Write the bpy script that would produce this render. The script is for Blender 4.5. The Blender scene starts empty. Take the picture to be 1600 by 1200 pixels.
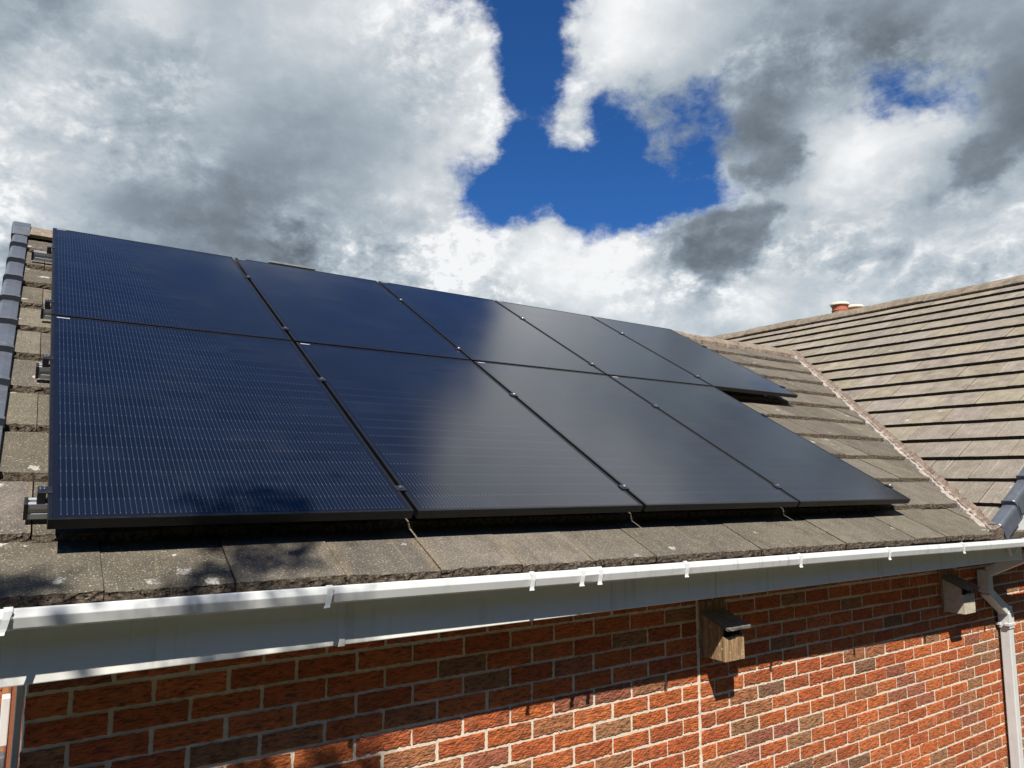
import bpy, math, random
import numpy as np
from mathutils import Vector, Matrix, noise
random.seed(7)
rng = np.random.default_rng(7)
SC = bpy.context.scene
COL = SC.collection
R = math.radians

# ------------------------------------------------------------------ camera
CR = Vector((0.8288, -0.5595, 0.0048)); CU = Vector((-0.0745, -0.1018, 0.9920)); CF = Vector((0.5546, 0.8225, 0.1261))
CP = Vector((-0.0851, -2.4474, 0.1261)); FPX = 1141.22
cam_d = bpy.data.cameras.new("camera"); cam = bpy.data.objects.new("camera", cam_d); COL.objects.link(cam)
CR.normalize(); CF.normalize(); CU = CR.cross(CF)
m = Matrix((CR, CU, -CF)).transposed().to_4x4(); m.translation = CP
cam.matrix_world = m
cam_d.sensor_fit = 'HORIZONTAL'; cam_d.sensor_width = 36; cam_d.lens = FPX / 1600 * 36
cam_d.clip_start = 0.05; cam_d.clip_end = 2000
SC.camera = cam

def pxdir(x, y):
    return ((x - 800) / FPX * CR - (y - 600) / FPX * CU + CF).normalized()

# ------------------------------------------------------------------ light
SUN = Vector((-0.3387, -0.5174, 0.7859)).normalized()
sd = bpy.data.lights.new("sun", 'SUN'); so = bpy.data.objects.new("sun", sd); COL.objects.link(so)
sd.energy = 5.0; sd.angle = R(0.53); sd.color = (1.0, 0.945, 0.86)
so.rotation_euler = (-SUN).to_track_quat('-Z', 'Y').to_euler()
SC.view_settings.view_transform = 'Standard'; SC.view_settings.look = 'None'
SC.view_settings.exposure = 0.62; SC.view_settings.gamma = 1.0
SC.cycles.use_denoising = True
SC.render.filter_size = 1.25
SC.cycles.max_bounces = 8
SC.cycles.use_adaptive_sampling = True; SC.cycles.adaptive_threshold = 0.006; SC.cycles.adaptive_min_samples = 12

# ------------------------------------------------------------------ node helper
class NT:
    def __init__(s, tree): s.t = tree; s.n = tree.nodes; s.l = tree.links
    def node(s, typ, props=None, **ins):
        nd = s.n.new(typ)
        for k, v in (props or {}).items(): setattr(nd, k, v)
        for k, v in ins.items():
            s.put(nd, k, v)
        return nd
    def put(s, nd, k, v):
        key = int(k[1:]) if k[0] == '_' and k[1:].isdigit() else k.replace('_', ' ')
        sk = nd.inputs[key]
        if isinstance(v, bpy.types.NodeSocket): s.l.new(v, sk)
        else:
            if hasattr(sk, 'default_value'):
                try: sk.default_value = v
                except Exception: sk.default_value = tuple(v) + (1.0,)
    def math(s, op, a, b=0.0, c=0.0, clamp=False):
        return s.node('ShaderNodeMath', dict(operation=op, use_clamp=clamp), _0=a, _1=b, _2=c).outputs[0]
    def vec(s, op, a, b=(0, 0, 0), scale=None):
        nd = s.node('ShaderNodeVectorMath', dict(operation=op), _0=a, _1=b)
        if scale is not None: s.put(nd, 'Scale', scale)
        return nd.outputs['Value' if op in ('DOT_PRODUCT', 'LENGTH', 'DISTANCE') else 'Vector']
    def noise(s, vec, scale, detail=4, rough=0.5, dist=0.0, out='Fac', norm=True):
        nd = s.node('ShaderNodeTexNoise', dict(normalize=norm), Vector=vec, Scale=scale, Detail=detail, Roughness=rough, Distortion=dist)
        return nd.outputs[out]
    def ss(s, x, a, b, lo=0.0, hi=1.0):
        nd = s.node('ShaderNodeMapRange', dict(interpolation_type='SMOOTHSTEP'), _0=x, _1=a, _2=b, _3=lo, _4=hi)
        return nd.outputs[0]
    def lin(s, x, a, b, lo=0.0, hi=1.0):
        return s.node('ShaderNodeMapRange', dict(clamp=True), _0=x, _1=a, _2=b, _3=lo, _4=hi).outputs[0]
    def mix(s, f, a, b, typ='MIX'):
        nd = s.node('ShaderNodeMix', dict(data_type='RGBA', blend_type=typ))
        s.put(nd, '_0', f)
        for i, v in ((6, a), (7, b)):
            if isinstance(v, bpy.types.NodeSocket): s.l.new(v, nd.inputs[i])
            else: nd.inputs[i].default_value = tuple(v)[:3] + (1.0,)
        return nd.outputs[2]
    def ramp(s, f, stops, interp='LINEAR'):
        nd = s.node('ShaderNodeValToRGB'); cr = nd.color_ramp; cr.interpolation = interp
        while len(cr.elements) > 1: cr.elements.remove(cr.elements[-1])
        for i, (p, c) in enumerate(stops):
            e = cr.elements[0] if i == 0 else cr.elements.new(p)
            e.position = p; e.color = tuple(c)[:3] + (1.0,)
        s.put(nd, '_0', f)
        return nd.outputs[0]
    def sep(s, v):
        return s.node('ShaderNodeSeparateXYZ', None, _0=v).outputs
    def comb(s, x, y, z):
        return s.node('ShaderNodeCombineXYZ', None, _0=x, _1=y, _2=z).outputs[0]
    def bump(s, h, strength=0.5, dist=0.01, normal=None):
        nd = s.node('ShaderNodeBump', None, Strength=strength, Distance=dist, Height=h)
        if normal is not None: s.put(nd, 'Normal', normal)
        return nd.outputs[0]

# ------------------------------------------------------------------ sky
world = bpy.data.worlds.new("World"); SC.world = world; world.use_nodes = True
W = NT(world.node_tree); W.n.clear()
sky = W.node('ShaderNodeTexSky', dict(sky_type='NISHITA', sun_disc=False, sun_elevation=math.asin(SUN.z),
             sun_rotation=math.atan2(SUN.x, SUN.y), altitude=200, air_density=1.0, dust_density=0.3, ozone_density=3.0))
D0 = W.node('ShaderNodeTexCoord').outputs['Generated']
dz = W.math('MAXIMUM', W.sep(D0)[2], 0.0)
den = W.math('ADD', dz, 0.22)
P = W.vec('DIVIDE', D0, W.comb(den, den, den))
# turbulent direction used to place the cloud masses
Q = W.vec('MULTIPLY', D0, (1.0, 1.0, 1.45))          # cumulus are a little flattened
w1 = W.vec('SUBTRACT', W.noise(Q, 4.2, 3, 0.5, out='Color'), (0.5, 0.5, 0.5))
w2 = W.vec('SUBTRACT', W.noise(Q, 15.0, 7, 0.60, out='Color'), (0.5, 0.5, 0.5))
DW = W.vec('NORMALIZE', W.vec('ADD', D0, W.vec('ADD', W.vec('SCALE', w1, scale=0.10), W.vec('SCALE', w2, scale=0.060))))
def azel(a, e):
    a, e = R(a), R(e); return Vector((math.sin(a) * math.cos(e), math.cos(a) * math.cos(e), math.sin(e)))
# the cloudscape in directions of the sky: (amount of cloud, brightness of the cloud) at known bearings
CLOUDS = []
def row(y, items):
    for x, c, v in items:
        if y in (60, 155, 255, 350, 450) and not 690 <= x <= (1530 if y == 155 else 1260): continue
        CLOUDS.append((pxdir(x, y), 0.056, c, max(v, 138)))
row(-100, [(-100, 1, 175), (50, 1, 170), (200, 1, 200), (350, 1, 195), (500, .95, 205), (620, .6, 210), (730, .05, 200), (850, 0, 200), (960, .5, 215), (1080, 1, 205), (1220, 1, 175), (1360, 1, 165), (1500, 1, 165), (1650, 1, 170)])
row(0, [(-90, 1, 165), (0, 1, 165), (100, 1, 168), (200, 1, 218), (300, 1, 190), (400, 1, 200), (500, 1, 203), (600, 1, 220), (700, .5, 215), (800, -.1, 200), (880, 0, 200), (950, .9, 220), (1030, 1, 222), (1120, 1, 195), (1220, 1, 172), (1330, 1, 160), (1440, 1, 155), (1550, 1, 162), (1650, 1, 168)])
row(60, [(760, .65, 222), (845, -.1, 200), (900, .55, 210)])
row(100, [(-90, 1, 190), (0, 1, 190), (100, 1, 208), (200, 1, 178), (300, 1, 188), (400, 1, 192), (500, 1, 196), (600, 1, 198), (690, 1, 196), (770, .75, 222), (840, -.05, 210), (910, .75, 212), (990, 1, 222), (1080, .95, 190), (1200, 1, 160), (1310, 1, 145), (1420, 1, 150), (1530, 1, 145), (1650, 1, 150)])
row(155, [(770, .85, 215), (850, .1, 200), (950, .45, 200), (1020, .7, 165), (1090, .25, 165), (1160, .65, 155), (1250, 1, 155), (1330, .6, 165), (1390, .22, 170), (1450, .45, 200), (1520, 1, 170)])
row(205, [(-90, 1, 205), (0, 1, 207), (100, 1, 202), (200, 1, 188), (300, 1, 186), (400, 1, 168), (500, 1, 168), (600, 1, 182), (690, 1, 212), (775, .85, 216), (840, .05, 200), (897, 1.15, 208), (955, .0, 200), (1030, .35, 175), (1100, .4, 165), (1160, .75, 150), (1230, 1, 145), (1320, 1, 222), (1400, .9, 205), (1455, 1, 222), (1510, 1, 150), (1600, 1, 140)])
row(255, [(60, .85, 190), (160, 1, 176), (260, 1, 168), (360, 1, 158), (460, 1, 160), (560, 1, 172), (650, 1, 195), (720, .6, 205), (785, 0, 200), (860, -.15, 200), (940, -.15, 200), (1000, .15, 180), (1062, .75, 172), (1115, .1, 180), (1165, .8, 175), (1222, 1.1, 112), (1290, 1, 195), (1360, 1, 222), (1440, 1, 205), (1510, 1.1, 108), (1580, 1, 165), (1660, 1, 175)])
row(305, [(-80, 1, 210), (10, 1, 215), (100, 1, 190), (200, 1, 165), (300, 1, 150), (400, 1, 150), (500, 1, 162), (590, 1, 188), (670, .95, 206), (735, .3, 200), (800, -.1, 200), (880, -.15, 200), (960, -.1, 200), (1040, -.05, 190), (1110, .5, 215), (1190, 1, 205), (1290, 1, 218), (1390, 1, 205), (1490, 1, 180), (1600, 1, 200)])
row(350, [(0, 1, 200), (100, 1, 170), (200, 1, 150), (300, 1, 140), (400, 1, 142), (490, 1, 182), (580, 1, 205), (660, 1, 188), (720, .75, 200), (780, .45, 200), (832, .75, 205), (895, .3, 205), (965, .55, 200), (1030, .8, 190), (1075, 1.1, 122), (1125, 1.2, 98), (1180, 1, 150), (1260, 1, 200), (1360, 1, 202), (1470, 1, 200), (1590, 1, 206)])
row(400, [(200, 1, 150), (330, 1, 140), (440, 1, 150), (540, 1, 195), (620, 1, 196), (700, 1, 230), (780, .9, 232), (860, 1, 236), (940, 1, 236), (1010, 1, 215), (1060, 1.1, 122), (1110, 1.1, 130), (1180, 1, 195), (1280, 1, 192), (1390, 1, 196), (1500, 1, 205)])
row(450, [(600, 1, 190), (700, 1, 222), (800, 1, 214), (900, 1, 226), (990, 1, 220), (1080, 1, 175), (1170, 1, 212), (1280, 1, 192), (1400, 1, 205)])
row(505, [(800, 1, 200), (910, 1, 205), (1010, 1, 214), (1110, 1, 196), (1220, 1, 205), (1330, 1, 215)])
for a_, e_, r_, c_, v_ in ((-8, 46, .17, .2, 200), (8, 48, .17, -.2, 200), (22, 48, .15, -.3, 200), (31, 46, .10, -.2, 200), (0, 62, .22, -.3, 200), (30, 60, .2, -.3, 200), (50, 54, .08, .5, 225), (42, 36, .05, .7, 225), (47, 40, .07, .9, 235), (52, 46, .09, 1.0, 230), (41, 51, .06, -.1, 200),
                           (62, 44, .16, 1.1, 240), (60, 37, .10, 1.1, 225), (74, 36, .16, 1.1, 200), (76, 24, .14, 1.1, 190), (90, 32, .22, 1, 190), (70, 60, .25, .5, 200), (-25, 30, .2, 1, 190)):
    CLOUDS.append((azel(a_, e_), r_, c_, v_))
cd = np.array([list(c[0]) for c in CLOUDS]); ck = math.log(2) / (1 - np.cos(np.array([c[1] for c in CLOUDS])))
Kmat = np.exp(ck[None, :] * (cd @ cd.T - 1))
lam = 0.012 * np.eye(len(CLOUDS))
tc = np.array([(c[2] - .5) * 2.0 - 1.0 for c in CLOUDS]); tv = np.array([(c[3] / 255 - .76) * 1.18 for c in CLOUDS])
ac = np.linalg.solve(Kmat.T @ Kmat + lam, Kmat.T @ tc); av = np.linalg.solve(Kmat.T @ Kmat + lam, Kmat.T @ tv)
cover = None; bri = None
for i, c in enumerate(CLOUDS):
    dp = W.vec('DOT_PRODUCT', DW, tuple(c[0]))
    e = W.math('EXPONENT', W.math('MULTIPLY_ADD', dp, float(ck[i]), -float(ck[i])))
    cover = W.math('MULTIPLY_ADD', e, float(ac[i]), cover if cover is not None else 0.0)
    bri = W.math('MULTIPLY_ADD', e, float(av[i]), bri if bri is not None else 0.0)
front = W.ss(W.vec('DOT_PRODUCT', D0, (0.45, 0.89, 0.0)), -0.35, 0.15, -1.2, 1.0)
nA = W.noise(Q, 8.0, 7, 0.58)
nB = W.noise(W.vec('ADD', Q, (7.1, 3.3, 1.9)), 26.0, 6, 0.62)
cov = W.math('ADD', W.math('ADD', cover, front), W.math('ADD', W.math('MULTIPLY_ADD', nA, 1.5, -0.75), W.math('MULTIPLY_ADD', nB, 1.9, -0.95)))
alpha = W.ss(cov, -0.40, 0.70)
# brightness of the cloud: sunlit billows, grey bases
def billow(v):
    vw = W.vec('ADD', v, W.vec('SCALE', W.noise(v, 9.0, 5, 0.6, out='Color'), scale=0.085))
    vo = W.node('ShaderNodeTexVoronoi', dict(feature='F1', normalize=True), Vector=vw, Scale=12.0, Detail=3.0, Roughness=0.6, Lacunarity=2.4)
    return W.math('MULTIPLY_ADD', vo.outputs['Distance'], -0.85, W.math('MULTIPLY', W.noise(v, 6.5, 8, 0.52), 1.0))
b0 = billow(Q)
rel = W.math('SUBTRACT', b0, billow(W.vec('ADD', Q, (-0.011, 0.003, 0.018))))
rel = W.math('MAXIMUM', rel, W.math('MULTIPLY', rel, 0.55))
crisp = W.ss(W.noise(W.vec('ADD', Q, (2.2, 9.1, 4.0)), 4.0, 3, 0.5), 0.40, 0.60, 0.25, 1.0)    # some parts are sharp, others hazy
edge = W.ss(cov, 0.9, 0.15)
lowc = W.ss(W.sep(D0)[2], .26, .42, 1.75, .85)          # the nearer horizon shows sunlit cumulus sides, overhead we look at flat bases
B = W.math('ADD', W.math('ADD', bri, 0.775), W.math('MULTIPLY', W.math('MULTIPLY', rel, crisp), lowc))
B = W.math('ADD', B, W.math('MULTIPLY', W.math('SUBTRACT', W.noise(Q, 3.2, 4, 0.5), 0.5), 0.10))
# low ragged scud, in shade against the sunlit cumulus
scud = None
for (x_, y_, r_, a_) in ((1120, 358, 46, 1.0), (1165, 372, 30, .7), (1075, 400, 34, .8), (1095, 425, 22, .5), (1225, 262, 40, .75), (1180, 268, 22, .4), (1262, 235, 22, .5), (1520, 245, 42, .8), (1550, 285, 30, .5), (1310, 425, 24, .5), (1205, 350, 20, .4)):
    dp = W.vec('DOT_PRODUCT', DW, tuple(pxdir(x_, y_))); k_ = math.log(2) / (1 - math.cos(r_ / FPX))
    scud = W.math('MULTIPLY_ADD', W.math('EXPONENT', W.math('MULTIPLY_ADD', dp, k_, -k_)), a_, scud if scud is not None else 0.0)
scud = W.ss(W.math('ADD', scud, W.math('ADD', W.math('MULTIPLY_ADD', nB, 1.1, -0.55), W.math('MULTIPLY_ADD', nA, .7, -.35))), 0.46, 0.90, 0.0, 0.80)
B = W.math('ADD', W.math('MULTIPLY', B, W.math('SUBTRACT', 1.0, scud)), W.math('MULTIPLY', scud, W.math('MULTIPLY_ADD', rel, .35, .475)))
B = W.math('ADD', B, W.math('MULTIPLY', W.math('MULTIPLY', W.math('SUBTRACT', nB, 0.5), crisp), W.math('MULTIPLY', lowc, 0.16)))
B = W.math('MINIMUM', W.math('MAXIMUM', B, 0.36), 0.97)
Bl = W.math('MULTIPLY', W.math('POWER', B, 2.2), 0.65)
tint = W.ramp(B, [(0.36, (0.82, 0.965, 1.17)), (0.56, (0.82, 0.99, 1.17)), (0.70, (0.86, 1.0, 1.13)), (0.84, (0.94, 1.0, 1.05)), (0.95, (0.985, 1, 1.015))])
ccol = W.mix(1.0, W.comb(Bl, Bl, Bl), tint, 'MULTIPLY')
hz = W.ss(W.sep(D0)[2], 0.0, 0.36, 1.0, 0.0)
ccol = W.mix(W.math('MULTIPLY', hz, 0.22), ccol, (0.31, 0.41, 0.48))
blue = W.mix(1.0, sky.outputs[0], (0.28, 0.68, 1.20), 'MULTIPLY')
bg1 = W.node('ShaderNodeBackground', None, Color=blue, Strength=0.055)
bg2 = W.node('ShaderNodeBackground', None, Color=ccol, Strength=1.0)
mx = W.node('ShaderNodeMixShader', None, _0=alpha, _1=bg1.outputs[0], _2=bg2.outputs[0])
W.node('ShaderNodeOutputWorld', None, Surface=mx.outputs[0])
world.cycles.sampling_method = 'MANUAL'; world.cycles.sample_map_resolution = 512

# ------------------------------------------------------------------ mesh helpers
class MB:
    """collects faces for ONE mesh object"""
    def __init__(s): s.v = []; s.f = []; s.m = []; s.uv = []; s.c = []
    def add(s, vs, fs, mat=0, uvs=None, col=None):
        o = len(s.v); s.v += [tuple(p) for p in vs]
        s.f += [tuple(i + o for i in f) for f in fs]; s.m += [mat] * len(fs)
        s.uv += list(uvs) if uvs is not None else [(0, 0)] * len(vs)
        s.c += [col if col is not None else (0, 0, 0, 1)] * len(vs)
    def box(s, x0, x1, y0, y1, z0, z1, mat=0, col=None):
        s.add([(x0, y0, z0), (x1, y0, z0), (x1, y1, z0), (x0, y1, z0), (x0, y0, z1), (x1, y0, z1), (x1, y1, z1), (x0, y1, z1)],
              [(3, 2, 1, 0), (4, 5, 6, 7), (0, 1, 5, 4), (1, 2, 6, 5), (2, 3, 7, 6), (3, 0, 4, 7)], mat, None, col)
    def hexa(s, p, mat=0, col=None):
        s.add(p, [(3, 2, 1, 0), (4, 5, 6, 7), (0, 1, 5, 4), (1, 2, 6, 5), (2, 3, 7, 6), (3, 0, 4, 7)], mat, None, col)
    def loft(s, rings, mat=0, closed=True, caps=True, col=None):
        n = len(rings[0]); vs = [p for r in rings for p in r]; fs = []
        for i in range(len(rings) - 1):
            for j in range(n if closed else n - 1):
                k = (j + 1) % n
                fs.append((i * n + j, i * n + k, (i + 1) * n + k, (i + 1) * n + j))
        if caps and closed:
            fs.append(tuple(reversed(range(n)))); fs.append(tuple((len(rings) - 1) * n + j for j in range(n)))
        s.add(vs, fs, mat, None, col)
    def build(s, name, mats, parent=None, smooth=False, bevel=0, normals=True):
        me = bpy.data.meshes.new(name)
        me.from_pydata(s.v, [], s.f)
        for mt in (mats if isinstance(mats, (list, tuple)) else [mats]): me.materials.append(mt)
        me.polygons.foreach_set('material_index', np.array(s.m, dtype=np.int32))
        nl = len(me.loops); li = np.zeros(nl, dtype=np.int32); me.loops.foreach_get('vertex_index', li)
        uvl = me.uv_layers.new(name='UVMap'); uvl.data.foreach_set('uv', np.array(s.uv, dtype=np.float32)[li].ravel())
        ca = me.color_attributes.new('tint', 'FLOAT_COLOR', 'POINT'); ca.data.foreach_set('color', np.array(s.c, dtype=np.float32).ravel())
        if smooth: me.polygons.foreach_set('use_smooth', np.ones(len(me.polygons), dtype=bool))
        me.update()
        o = bpy.data.objects.new(name, me); COL.objects.link(o)
        if normals:
            import bmesh
            bm = bmesh.new(); bm.from_mesh(me); bmesh.ops.recalc_face_normals(bm, faces=bm.faces); bm.to_mesh(me); bm.free()
        if bevel:
            b = o.modifiers.new('bevel', 'BEVEL'); b.width = bevel; b.segments = 2; b.limit_method = 'ANGLE'; b.angle_limit = R(35)
        if parent is not None: o.parent = parent
        return o

def empty(name, label, cat, loc=(0, 0, 0), rot=(0, 0, 0), group=None):
    o = bpy.data.objects.new(name, None); COL.objects.link(o); o.location = loc; o.rotation_euler = rot
    o.empty_display_size = 0.2
    tag(o, label, cat, group); return o
def tag(o, label=None, cat=None, group=None, kind=None):
    if label: o['label'] = label
    if cat: o['category'] = cat
    if group: o['group'] = group
    if kind: o['kind'] = kind
    return o
def copy_tree(o, parent=None):
    c = o.copy(); COL.objects.link(c)
    if parent is not None: c.parent = parent
    for ch in list(o.children): copy_tree(ch, c)
    return c

# ------------------------------------------------------------------ materials
def newmat(name):
    mt = bpy.data.materials.new(name); mt.use_nodes = True
    t = NT(mt.node_tree); t.n.clear()
    bs = t.node('ShaderNodeBsdfPrincipled'); out = t.node('ShaderNodeOutputMaterial', None, Surface=bs.outputs[0])
    return mt, t, bs
def plain(name, col, rough=0.5, metal=0.0, var=0.12, scale=8, bump=0.0, bscale=200, spec=0.5, dirt=None, dirtamt=.5, streaks=0.0):
    mt, t, bs = newmat(name)
    pos = t.node('ShaderNodeTexCoord').outputs['Object']
    n = t.noise(pos, scale, 6, 0.6)
    c = t.mix(t.lin(n, .3, .7), tuple(x * (1 - var) for x in col), tuple(min(1, x * (1 + var)) for x in col))
    if dirt:
        d = t.ss(t.noise(pos, scale * 2.7, 8, 0.68), 0.52, 0.72)
        c = t.mix(t.math('MULTIPLY', d, dirtamt), c, dirt)
    if streaks:
        sv = t.noise(t.vec('MULTIPLY', pos, (34, 34, 1.6)), 1.0, 4, .6)
        sp = t.noise(t.vec('MULTIPLY', pos, (2.2, 2.2, 2.2)), 1.0, 4, .6)
        c = t.mix(t.math('MULTIPLY', t.math('MULTIPLY', t.ss(sv, .50, .68), t.ss(sp, .42, .62)), streaks), c, (.22, .215, .19))
    t.put(bs, 'Base_Color', c); t.put(bs, 'Metallic', metal); t.put(bs, 'Specular_IOR_Level', spec)
    t.put(bs, 'Roughness', t.lin(t.noise(pos, scale * 3, 4), .3, .7, max(0, rough - .08), min(1, rough + .08)))
    if bump: t.put(bs, 'Normal', t.bump(t.noise(pos, bscale, 5, 0.6), 1.0, bump))
    return mt

M = {}
def tile_material(name, base, lichen, strips=.6, streak=0.0):
    mt, t, bs = newmat(name)
    pos = t.node('ShaderNodeTexCoord').outputs['Object']
    uv = t.node('ShaderNodeTexCoord').outputs['UV']
    at = t.node('ShaderNodeVertexColor', dict(layer_name='tint')).outputs[0]
    tr = t.sep(at)
    ux, uy, _ = t.sep(uv)
    big = t.noise(pos, 1.3, 5, 0.6)
    med = t.noise(pos, 9, 6, 0.65)
    grain = t.noise(pos, 190, 3, 0.7)
    c = t.mix(t.lin(med, .3, .72), tuple(x * .62 for x in base), tuple(x * 1.25 for x in base))
    c = t.mix(t.math('MULTIPLY', t.ss(big, .42, .68), .55), c, (base[0] * .84, base[1] * .87, base[2] * .84))
    # per tile tone
    tone = t.lin(tr[0], 0, 1, .76, 1.2) if not streak else t.lin(tr[0], 0, 1, .87, 1.10)
    c = t.mix(1.0, c, t.comb(tone, tone, t.math('MULTIPLY', tone, t.lin(tr[1], 0, 1, .90, 1.06))), 'MULTIPLY')
    # streaks running down the slope (water marks), tile-local
    st = t.noise(t.comb(t.math('MULTIPLY', ux, 9.0), t.math('MULTIPLY', uy, 0.7), t.math('MULTIPLY', tr[2], 37.0)), 1.6, 5, 0.6)
    c = t.mix(t.math('MULTIPLY', t.ss(st, .56, .74), .34), c, (base[0] * 1.75, base[1] * 1.62, base[2] * 1.45))
    c = t.mix(t.math('MULTIPLY', t.ss(st, .44, .30), .45), c, (base[0] * .52, base[1] * .54, base[2] * .55))
    # light worn strips beside the side joints
    ed = t.math('MINIMUM', ux, t.math('SUBTRACT', 1.0, ux))
    edn = t.ss(t.math('ADD', ed, t.math('MULTIPLY_ADD', med, .12, -.06)), .13, .02)
    c = t.mix(t.math('MULTIPLY', t.math('MULTIPLY', edn, t.ss(tr[1], .45, .8)), strips), c, (base[0] * 1.9, base[1] * 1.65, base[2] * 1.25))
    if streak:
        s2 = t.noise(t.comb(t.math('MULTIPLY', ux, 26.0), t.math('MULTIPLY', uy, 0.5), t.math('MULTIPLY', tr[2], 91.0)), 1.0, 3, .6)
        low = t.ss(t.math('ADD', t.sep(pos)[2], t.math('MULTIPLY', big, .5)), .95, .45)
        c = t.mix(t.math('MULTIPLY', low, .35), c, (base[0] * .55, base[1] * .57, base[2] * .58))
        c = t.mix(t.math('MULTIPLY', t.math('MULTIPLY', t.ss(s2, .60, .68), low), streak), c, (.46, .40, .34))
    # aggregate: pale and dark specks
    blot = t.noise(t.vec('ADD', pos, (5, 1, 7)), 4.5, 9, .72)
    c = t.mix(t.math('MULTIPLY', t.ss(blot, .55, .70), .55 if not streak else .2), c, (.062, .055, .043))
    c = t.mix(t.math('MULTIPLY', t.ss(grain, .57, .70), .80), c, (.50, .45, .375))
    c = t.mix(t.math('MULTIPLY', t.ss(grain, .44, .31), .80), c, (.042, .036, .029))
    # lichen spots
    dpos = t.vec('ADD', pos, t.vec('SCALE', t.noise(pos, 45, 5, .7, out='Color'), scale=.060))
    leftish = t.ss(t.sep(pos)[0], .45, .0, 0.0, .34)
    vo = t.node('ShaderNodeTexVoronoi', dict(feature='F1'), Vector=dpos, Scale=13.0)
    vr = t.sep(vo.outputs['Color'])
    rad = t.lin(vr[0], .5, 1, .0, .34)
    spot = t.math('MULTIPLY', t.ss(t.math('SUBTRACT', vo.outputs['Distance'], rad), .03, -.07), t.ss(t.math('ADD', t.math('ADD', big, leftish), t.math('MULTIPLY', vr[1], .25)), .70 - lichen, .82 - lichen))
    spot = t.math('MULTIPLY', spot, t.ss(t.noise(pos, 120, 3, .6), .30, .55))
    c = t.mix(t.math('MULTIPLY', spot, .72), c, (.50, .485, .44))
    yl = t.ss(t.noise(t.vec('ADD', pos, (3, 8, 1)), 14, 5, .7), .63, .72)
    c = t.mix(t.math('MULTIPLY', yl, .35 + lichen), c, (.42, .33, .17))
    t.put(bs, 'Base_Color', c); t.put(bs, 'Roughness', 0.93); t.put(bs, 'Specular_IOR_Level', 0.25)
    h = t.math('ADD', t.math('MULTIPLY', grain, .5), t.math('MULTIPLY', t.noise(pos, 60, 5, .6), 1.0))
    t.put(bs, 'Normal', t.bump(h, .9, .0035))
    return mt
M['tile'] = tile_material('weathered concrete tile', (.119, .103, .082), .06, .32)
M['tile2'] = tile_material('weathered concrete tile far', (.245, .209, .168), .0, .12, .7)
mt, t, bs = newmat('rough mossy tile edge'); M['tail'] = mt
pos = t.node('ShaderNodeTexCoord').outputs['Object']
c = t.mix(t.ss(t.noise(pos, 70, 6, .7), .35, .7), (.045, .035, .026), (.215, .172, .128))
c = t.mix(t.math('MULTIPLY', t.ss(t.noise(pos, 150, 4, .7), .56, .70), .7), c, (.40, .34, .27))
t.put(bs, 'Base_Color', c); t.put(bs, 'Roughness', .98); t.put(bs, 'Specular_IOR_Level', .1)
t.put(bs, 'Normal', t.bump(t.noise(pos, 110, 6, .7), 1.0, .012))

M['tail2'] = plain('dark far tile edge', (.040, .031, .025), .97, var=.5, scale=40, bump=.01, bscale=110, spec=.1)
# brick + mortar
mt, t, bs = newmat('rustic red brick'); M['brick'] = mt
pos = t.node('ShaderNodeTexCoord').outputs['Object']
at = t.node('ShaderNodeVertexColor', dict(layer_name='tint')).outputs[0]
sc1 = t.vec('MULTIPLY', pos, (30, 30, 125))
wv = t.noise(t.vec('ADD', sc1, t.vec('SCALE', t.noise(pos, 20, 3, out='Color'), scale=1.6)), 1.0, 3, .55, 0.5)
n2 = t.noise(pos, 26, 6, .65)
c = t.mix(1.0, at, t.ramp(n2, [(.25, (.60, .58, .58)), (.5, (.98, .98, .98)), (.75, (1.25, 1.18, 1.10))]), 'MULTIPLY')
c = t.mix(t.math('MULTIPLY', t.ss(t.noise(pos, 5.5, 4, .6), .5, .7), .35), c, (.21, .125, .075))
c = t.mix(t.math('MULTIPLY', t.ss(t.noise(pos, 260, 2, .6), .62, .75), .35), c, (.5, .33, .22))
t.put(bs, 'Base_Color', c); t.put(bs, 'Roughness', .88); t.put(bs, 'Specular_IOR_Level', .25)
c = t.mix(t.math('MULTIPLY', t.ss(wv, .46, .35), .72), c, (.075, .030, .018))  # crease shade painted into the brick colour, on top of the bump
t.put(bs, 'Base_Color', c)
hh = t.math('ADD', t.ss(wv, .34, .60), t.math('MULTIPLY', t.noise(pos, 170, 4, .6), .35))
t.put(bs, 'Normal', t.bump(hh, .85, .0042))
M['mortar'] = plain('pale mortar', (.63, .56, .45), .95, var=.14, scale=30, bump=.002, bscale=160, spec=.15, dirt=(.40, .34, .26), dirtamt=.35)
M['mortar_valley'] = plain('pinkish valley mortar', (.225, .172, .135), .95, var=.45, scale=22, bump=.016, bscale=70, spec=.15, dirt=(.085, .062, .05), dirtamt=.95)
M['soaker'] = plain('pale valley edge', (.34, .295, .25), .85, var=.3, scale=30, dirt=(.12, .10, .08), dirtamt=.95)
M['upvc'] = plain('white plastic gutter', (.57, .58, .57), .34, var=.05, scale=5, dirt=(.40, .40, .37), dirtamt=.4, streaks=.35)
M['fascia'] = plain('white plastic fascia', (.80, .79, .74), .38, var=.05, scale=2, dirt=(.45, .46, .45), dirtamt=.25, streaks=.30)
M['drygrey'] = plain('grey plastic verge', (.078, .088, .106), .42, var=.10, scale=7, dirt=(.22, .22, .21), dirtamt=.3)
M['frame'] = plain('black anodised frame', (.0045, .005, .0065), .36, metal=.0, var=.2, scale=10, spec=.45)
M['alu'] = plain('mill aluminium', (.40, .41, .42), .42, metal=.35, var=.08, scale=20)
M['steel'] = plain('bright bolt', (.75, .75, .76), .22, metal=1.0, var=.05)
M['blackplastic'] = plain('black plastic cap', (.010, .010, .011), .5, var=.2)
M['clamp'] = plain('black clamp', (.035, .037, .045), .35, metal=.6, var=.15)
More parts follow.
